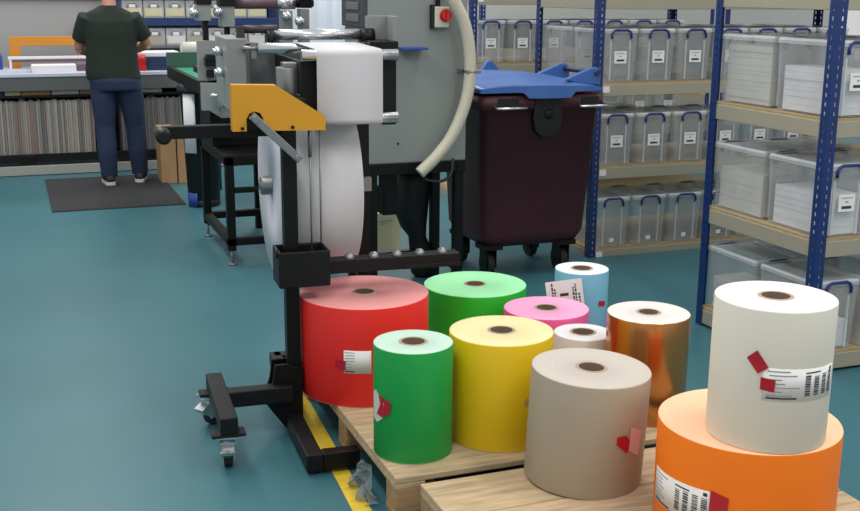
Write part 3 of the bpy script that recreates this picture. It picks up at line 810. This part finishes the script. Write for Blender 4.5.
# ------------------------------------------------------------------ bench with boards filed below
BY = 10.35
bn = empty('work_bench', 'long grey work bench along the back wall with a pale top', 'bench', (0, BY, 0))
def BB(name, m, *bx, bevel=.003): return PB(name, m, *bx, bevel=bevel, par=bn)
BB('bench_top', 'bench_top', (-1.5, 1.95, -.05, .85, .86, .89))
BB('apron', 'bench_grey', (-1.5, 1.95, -.04, .0, .74, .86))
for x in (-1.4, .06, 1.18, 1.85): BB('leg', 'bench_grey', (x, x+.05, .05, .1, .0, .745)); BB('leg', 'bench_grey', (x, x+.05, .75, .8, .0, .87))
BB('top_rail', 'black_metal', (-1.5, 1.95, .0, .02, .675, .70))
BB('tray', 'charcoal_metal', (-1.5, 1.95, -.02, .0, .11, .18), (-1.5, 1.95, 0, .65, .11, .135))
BB('back_panel', 'wall_dark', (-1.5, 1.95, .66, .68, .1, .87))
BB('foot_rail', 'bench_rail', (-1.5, 1.95, -.09, -.05, .005, .085))
BB('rail_knob', 'black_metal', (.04, .16, -.05, -.02, .08, .17))
# light cartons on the small shelf under the bench
BB('under_shelf', 'black_metal', (-1.5, 1.95, .02, .6, .672, .68))
for i, (x0, x1, c) in enumerate(((-.14, -.06, 'navy'), (-.05, .08, 'stock_yellow'), (.09, .33, 'cardboard'), (.34, .57, 'wall_pale'), (.58, .72, 'cardboard'), (1.05, 1.3, 'wall_pale'))):
    b = MB(); b.box(x0, x1, BY+.03, BY+.3, .681, .736); o = b.build('flat_box', c, bevel=.003)
    tag(o, ('navy', 'yellow', 'first brown', 'cream', 'second brown, narrow', 'far right cream')[i]+' flat box on the ledge just below the bench top', 'box', 'flat boxes under the bench top')
# filed boards
x = -.95
while x < 1.6:
    if .69 < x < .82: x = .93
    th = random.uniform(.015, .022); h_ = random.uniform(.505, .522)
    b = MB(); b.box(-th/2, th/2, .0, .5, 0, h_)
    o = b.build('print_board', 'board%d' % (random.choice((0,1,2,3,4,5,6,7)) if x < .9 else random.choice((3, 5, 1))), bevel=.0015)
    o.location = (x+th/2, BY+.03+random.uniform(0, .006), .136)
    tag(o, 'thin upright grey board filed in the row under the bench', 'board', 'boards filed under the bench')
    x += th+random.uniform(.001, .0035)
b = MB(); b.box(-.006, .006, 0, .5, 0, .47); o = b.build('print_board', 'paper_white', bevel=.002); o.location = (.805, BY+.02, .137); o.rotation_euler = (0, R(-9), 0)
tag(o, 'pale slanting board at the end of the row, beside the leg of the person', 'board')
# on the bench
ZB = .891
b = MB(); zz = 0
while zz < .058:
    b.box((.19+random.uniform(-.003, .003)), .565+random.uniform(-.003, .003), BY+.05, BY+.33, ZB+zz, ZB+zz+.0095); zz += .01
tag(b.build('paper_stack', 'paper_white'), 'white paper stack on the bench left of the person', 'paper stack')
b = MB(); b.box(-.5, .15, BY+.03, BY+.24, ZB, ZB+.02); tag(b.build('blue_sheets', 'bench_top'), 'pale blue sheets lying at the left end of the bench', 'paper sheets')
b = MB(); b.box(.58, .68, BY+.2, BY+.42, ZB, ZB+.06); tag(b.build('carton', 'purple_brown', bevel=.004), 'small mauve carton on the bench behind the white paper stack', 'carton')
t = empty('spray_bottle', 'blue bottle standing at the left end of the bench', 'bottle', (-.09, BY+.3, ZB))
b = MB(); b.lathe([(.001, 0), (.04, 0), (.045, .01), (.045, .13), (.03, .16), (.015, .175), (.001, .175)], 24); b.build('body', 'blue_plastic', t)
b = MB(); b.lathe([(.001, .175), (.017, .175), (.017, .21), (.001, .212)], 16); b.build('cap', 'navy', t)
t = empty('board_frame', 'orange wooden frame standing at the back of the bench', 'frame', (0, BY+.78, ZB))
b = MB(); b.box(.02, .115, -.02, .02, 0, .275); b.build('upright', 'orange_board', t, bevel=.003)
b = MB(); b.box(.95, 1.045, -.02, .02, 0, .275); b.build('upright', 'orange_board', t, bevel=.003)
b = MB(); b.box(.02, 1.045, -.021, .021, .20, .285); b.build('top_board', 'orange_board', t, bevel=.003)
b = MB(); b.box(.0, 1.1, BY+.60, BY+.66, ZB+.085, ZB+.11); b.box(.01, .03, BY+.6, BY+.66, ZB, ZB+.085); b.box(1.07, 1.09, BY+.6, BY+.66, ZB, ZB+.085)
b.use(M['paper_white']); 
o = b.build('straight_edge', 'paper_white', bevel=.002); tag(o, 'long white straight edge raised above the bench in front of the orange frame', 'straight edge')
b = MB(); b.box(.031, 1.069, BY+.595, BY+.665, ZB+.06, ZB+.0845); tag(b.build('purple_strip', 'purple_brown'), 'dark mauve strip directly beneath the white straight edge', 'strip')
# right of the person
b = MB(); b.box(1.10, 1.17, BY+.05, BY+.15, ZB, ZB+.10); b.cyl((1.1, BY+.1, ZB+.10), (1.17, BY+.1, ZB+.10), .045, 18); tag(b.build('tape_dispenser', 'switch_red'), 'red tape dispenser on the bench right of the person', 'tape dispenser')
b = MB(); b.box(1.19, 1.55, BY+.1, BY+.5, ZB, ZB+.12); b.use(M['paper_white']).box(1.18, 1.56, BY+.095, BY+.5, ZB+.045, ZB+.058)
b.mats = [M['navy'], M['paper_white']]
tag(b.build('paper_trimmer', None, bevel=.004), 'navy paper trimmer with a white strip on the bench', 'paper trimmer')
b = MB(); b.box(1.15, 1.49, BY+.12, BY+.48, ZB+.1215, ZB+.16); tag(b.build('paper_pile', 'paper_white', bevel=.003), 'white paper pile lying on the navy trimmer', 'paper pile')
b = MB(); b.cyl((1.50, BY-.12+.2, ZB+.2), (1.74, BY+.1, ZB+.2), .055, 20); b.box(1.60, 1.74, BY+.06, BY+.14, ZB, ZB+.15); tag(b.build('paper_tube', 'torn_white'), 'rolled white paper on a block at the right end of the bench', 'paper tube')
b = MB(); b.box(1.76, 1.84, BY+.04, BY+.12, ZB, ZB+.19); tag(b.build('pink_block', 'pink_paper', bevel=.005), 'small pink pad block beside the rolled white paper', 'pad')

# ------------------------------------------------------------------ blue shelf on the far wall behind the person
bs = empty('wall_shelf', 'blue beamed shelf with bins of stock behind the person', 'shelf', (1.0, 11.28, 0))
for x in (0, 1.58):
    for y in (0, .33): PB('post', 'rack_blue', (x, x+.05, y, y+.05, 0, 1.9), par=bs)
PB('shelf', 'beam_blue', (.0, 1.63, -.01, .02, 1.265, 1.335), (0, 1.63, 0, .38, 1.325, 1.337), par=bs)
PB('shelf', 'panel_grey', (.0, 1.63, -.01, .38, 1.05, 1.07), par=bs)
PB('shelf', 'rack_beam', (.0, 1.63, -.01, .38, 1.53, 1.56), par=bs)
def stock_bin(x, z, m, label):
    t = empty('stock_bin', label, 'bin', (x, 11.30, z), group='stock bins on the wall shelf')
    b = MB(); b.box(-.098, .098, 0, .3, 0, .17); b.build('tray', 'box_lid', t, bevel=.006)
    b = MB(); b.box(-.085, .085, -.004, .002, .02, .10); b.build('stock', m, t)
    b = MB(); b.tube([(-.045, -.006, .10), (-.045, -.012, .135), (-.03, -.012, .15), (.03, -.012, .15), (.045, -.012, .135), (.045, -.006, .10)], .008, 8); b.build('handle', 'ink_grey', t)
    b = MB(); b.box(-.03, .03, -.006, -.001, .105, .135); b.build('label_card', 'label_white', t)
    return t
for k in range(7):
    stock_bin(1.17+.205*k, 1.338, 'stock_yellow', 'clear bin with yellowish stock, %s from the left above the blue beam' % ORD[k])
for k in range(7):
    stock_bin(1.17+.205*k, 1.071, ('wall_pale', 'rack_beam')[k % 2], 'dull grey bin, %s from the left below the blue beam' % ORD[k])
# pale strip curtain
for k in range(7):
    x = 2.75+.1665*k
    b = MB(); pts = [(x, 11.55), (x+.055, 11.53), (x+.11, 11.53), (x+.165, 11.55), (x+.165, 11.556), (x+.11, 11.536), (x+.055, 11.536), (x, 11.556)]
    b.prism(pts, 'z', .05, 2.2)
    tag(b.build('curtain_strip', 'curtain_pale'), 'pale bluish plastic doorway strip behind the press, %s from the left' % ORD[k], 'curtain strip', 'strip curtain')
b = MB(); b.box(2.72, 3.92, 11.52, 11.56, 2.18, 2.25); tag(b.build('curtain_rail', 'grey_metal'), 'grey rail holding the pale strip curtain', 'rail')
b = MB(); b.box(2.66, 3.95, 11.56, 11.7, 0, 2.3); struct(b.build('door_1', 'wall_pale'))

# ------------------------------------------------------------------ person
def remeshed(b, name, m, parent, vox=.008, smooth=4):
    o = b.build(name, m, None)
    rm = o.modifiers.new('r', 'REMESH'); rm.mode = 'VOXEL'; rm.voxel_size = vox; rm.use_smooth_shade = True
    sm = o.modifiers.new('s', 'SMOOTH'); sm.factor = .5; sm.iterations = smooth
    dg = bpy.context.evaluated_depsgraph_get(); dg.update()
    me = bpy.data.meshes.new_from_object(o.evaluated_get(dg))
    o.modifiers.clear(); o.data = me
    for p in me.polygons: p.use_smooth = True
    if not me.materials: me.materials.append(M[m])
    if parent: o.parent = parent
    return o
def ell(c, rx, ry, n=20, tilt=0):
    return [(c[0]+rx*math.cos(2*PI*k/n), c[1]+ry*math.sin(2*PI*k/n), c[2]) for k in range(n)]
pe = empty('person', 'person seen from behind in a dark green t-shirt and navy jeans, working at the bench', 'person', (.86, 9.55, 0))
UX = -.055
LS, RS = (-.185+UX, -.0, 1.375), (.185+UX, .0, 1.375)
LE, RE = (-.250+UX, .10, 1.14), (.300+UX, .08, 1.165)
LW, RW = (-.13+UX, .28, 1.07), (.16+UX, .30, 1.09)
LH, RH = (-.10+UX*.7, -.0, .93), (.10+UX*.7, .0, .93)
LK, RK = (-.125+UX*.3, .0, .50), (.105, .04, .50)
LA, RA = (-.135, -.03, .085), (.125, .05, .085)
b = MB()
b.loft([ell((UX*.7, .0, .86), .17, .12), ell((UX, 0, .98), .185, .125), ell((UX, 0, 1.10), .17, .115), ell((UX, .0, 1.27), .185, .12), ell((UX, .0, 1.38), .18, .10), ell((UX, .0, 1.445), .10, .075), ell((UX, .0, 1.47), .060, .062), ell((UX, .014, 1.55), .054, .057)])
hd = []
for k in range(13):
    a = -PI/2+PI*k/12; hd.append(ell((UX, .035, 1.63+.118*math.sin(a)), max(.003, .077*math.cos(a)), max(.003, .095*math.cos(a))))
b.loft(hd)
b.tube([(UX, .12, 1.65), (UX, .143, 1.62), (UX, .12, 1.605)], [.008, .014, .008], 8)
for s in (-1, 1): b.tube([(UX+s*.074, .03, 1.595), (UX+s*.086, .02, 1.62), (UX+s*.083, .015, 1.65)], [.008, .012, .010], 8)
for s in (-1, 1): b.tube([(UX+s*.044, .118, 1.638), (UX+s*.03, .124, 1.640), (UX+s*.016, .122, 1.638)], [.004, .008, .004], 8)
b.tube([(UX-.022, .117, 1.575), (UX, .124, 1.574), (UX+.022, .117, 1.575)], .006, 8)
for (S_, E_, W_) in ((LS, LE, LW), (RS, RE, RW)):
    b.tube([S_, tuple((Vector(S_)*.5+Vector(E_)*.5)), E_], [.058, .050, .043], 14)
    b.tube([E_, tuple(Vector(E_)*.6+Vector(W_)*.4), W_], [.043, .040, .027], 14)
    d = (Vector(W_)-Vector(E_)).normalized(); sd = d.cross(Vector((0, 0, 1))).normalized()
    p1 = Vector(W_)+d*.09
    b.tube([W_, Vector(W_)+d*.04, p1], [.026, .034, .03], 10)
    for q, (off, ln) in enumerate(((-.028, .062), (-.010, .075), (.010, .07), (.027, .055))):
        r0 = p1+sd*off; b.tube([r0-d*.02, r0+d*ln*.5+Vector((0, 0, -.006)), r0+d*ln+Vector((0, 0, -.026))], [.0095, .0085, .007], 8)
    b.tube([Vector(W_)+d*.03, Vector(W_)+d*.05+sd*.04*(1 if S_ is LS else -1), Vector(W_)+d*.085+sd*.05*(1 if S_ is LS else -1)+Vector((0, 0, -.012))], [.012, .0105, .008], 8)
for (H_, K_, A_) in ((LH, LK, LA), (RH, RK, RA)):
    b.tube([H_, K_, A_, (A_[0], A_[1], .05)], [.075, .05, .035, .035], 14)
    b.tube([(A_[0], A_[1]-.03, .05), (A_[0], A_[1]+.1, .04)], [.03, .028], 10)
remeshed(b, 'body', 'skin', pe, .007, 3)
# hair
b = MB(); hr = []
for k in range(7, 13):
    a = -PI/2+PI*k/12; hr.append(ell((UX, .025, 1.637+.125*math.sin(a)), max(.003, .084*math.cos(a)), max(.003, .101*math.cos(a))))
b.loft(hr)
b.loft([ell((UX, -.030, 1.565), .055, .032), ell((UX, -.028, 1.60), .075, .055), ell((UX, -.018, 1.65), .083, .07)])
remeshed(b, 'hair', 'hair', pe, .008, 3)
# t-shirt
b = MB()
b.loft([ell((UX*.8, 0, .888), .222, .150), ell((UX, 0, .95), .218, .148), ell((UX, .0, 1.06), .208, .14), ell((UX, .0, 1.15), .205, .138), ell((UX, -.0, 1.27), .214, .142), ell((UX, -.005, 1.36), .215, .13), ell((UX, -.0, 1.425), .185, .105), ell((UX, .0, 1.462), .11, .08), ell((UX, .003, 1.486), .072, .070)])
for S_, E_ in ((LS, LE), (RS, RE)):
    v = Vector(E_)-Vector(S_)
    b.tube([Vector(S_)-v*.12, Vector(S_)+v*.3, Vector(S_)+v*.72], [.072, .078, .076], 18)
remeshed(b, 'shirt', 'shirt', pe, .010, 4)
# jeans
b = MB()
b.loft([ell((UX*.6, -.005, .80), .205, .145), ell((UX*.8, -.012, .88), .208, .146), ell((UX, 0, .96), .19, .13)])
for s, (H_, K_, A_) in ((-1, (LH, LK, LA)), (1, (RH, RK, RA))):
    V = [Vector(H_), Vector(H_)*.5+Vector(K_)*.5, Vector(K_), Vector(K_)*.5+Vector(A_)*.5+Vector((0, -.012, 0)), Vector(A_)+Vector((0, 0, .0))]
    V[0].z = .86
    b.tube(V, [.108, .104, .082, .080, .066], 18)
    b.tube([V[-1]+Vector((0, 0, .035)), V[-1]+Vector((0, 0, -.005))], [.070, .067], 16)
remeshed(b, 'jeans', 'jeans', pe, .010, 3)
for (A_, rz, s) in ((LA, R(4), -1), (RA, R(-14), 1)):
    T = Matrix.Translation((A_[0], A_[1], .012)) @ Matrix.Rotation(rz, 4, 'Z')
    def shoe_ring(y, wd, z0, z1):
        return [T @ Vector((wd*math.cos(t), y, z0+(z1-z0)*(.5+.5*math.sin(t)))) for t in [2*PI*k/16 for k in range(16)]]
    b = MB(); b.loft([shoe_ring(-.075, .022, .02, .05), shoe_ring(-.065, .036, .016, .085), shoe_ring(-.02, .042, .016, .095), shoe_ring(.05, .045, .016, .075), shoe_ring(.12, .047, .016, .055), shoe_ring(.17, .036, .016, .042), shoe_ring(.185, .015, .018, .032)])
    sh = b.build('shoe', 'shoe_black', pe)
    pts = [(-.078, .018), (-.07, .036), (-.02, .043), (.05, .046), (.12, .049), (.17, .038), (.19, .015)]
    poly = [(w_, y) for y, w_ in pts]+[(-w_, y) for y, w_ in reversed(pts)]
    b = MB(); b.prism(poly, 'z', 0, .030)
    for v in b.bm.verts: v.co = T @ v.co
    b.build('sole', 'sole_white', sh, bevel=.004)

# ------------------------------------------------------------------ render look
sc.view_settings.view_transform = 'Standard'; sc.view_settings.look = 'None'
sc.view_settings.gamma = 1; sc.view_settings.use_curve_mapping = False
sc.view_settings.exposure = 0.0
sc.cycles.transparent_max_bounces = 32
sc.cycles.max_bounces = 10
sc.cycles.use_denoising = True
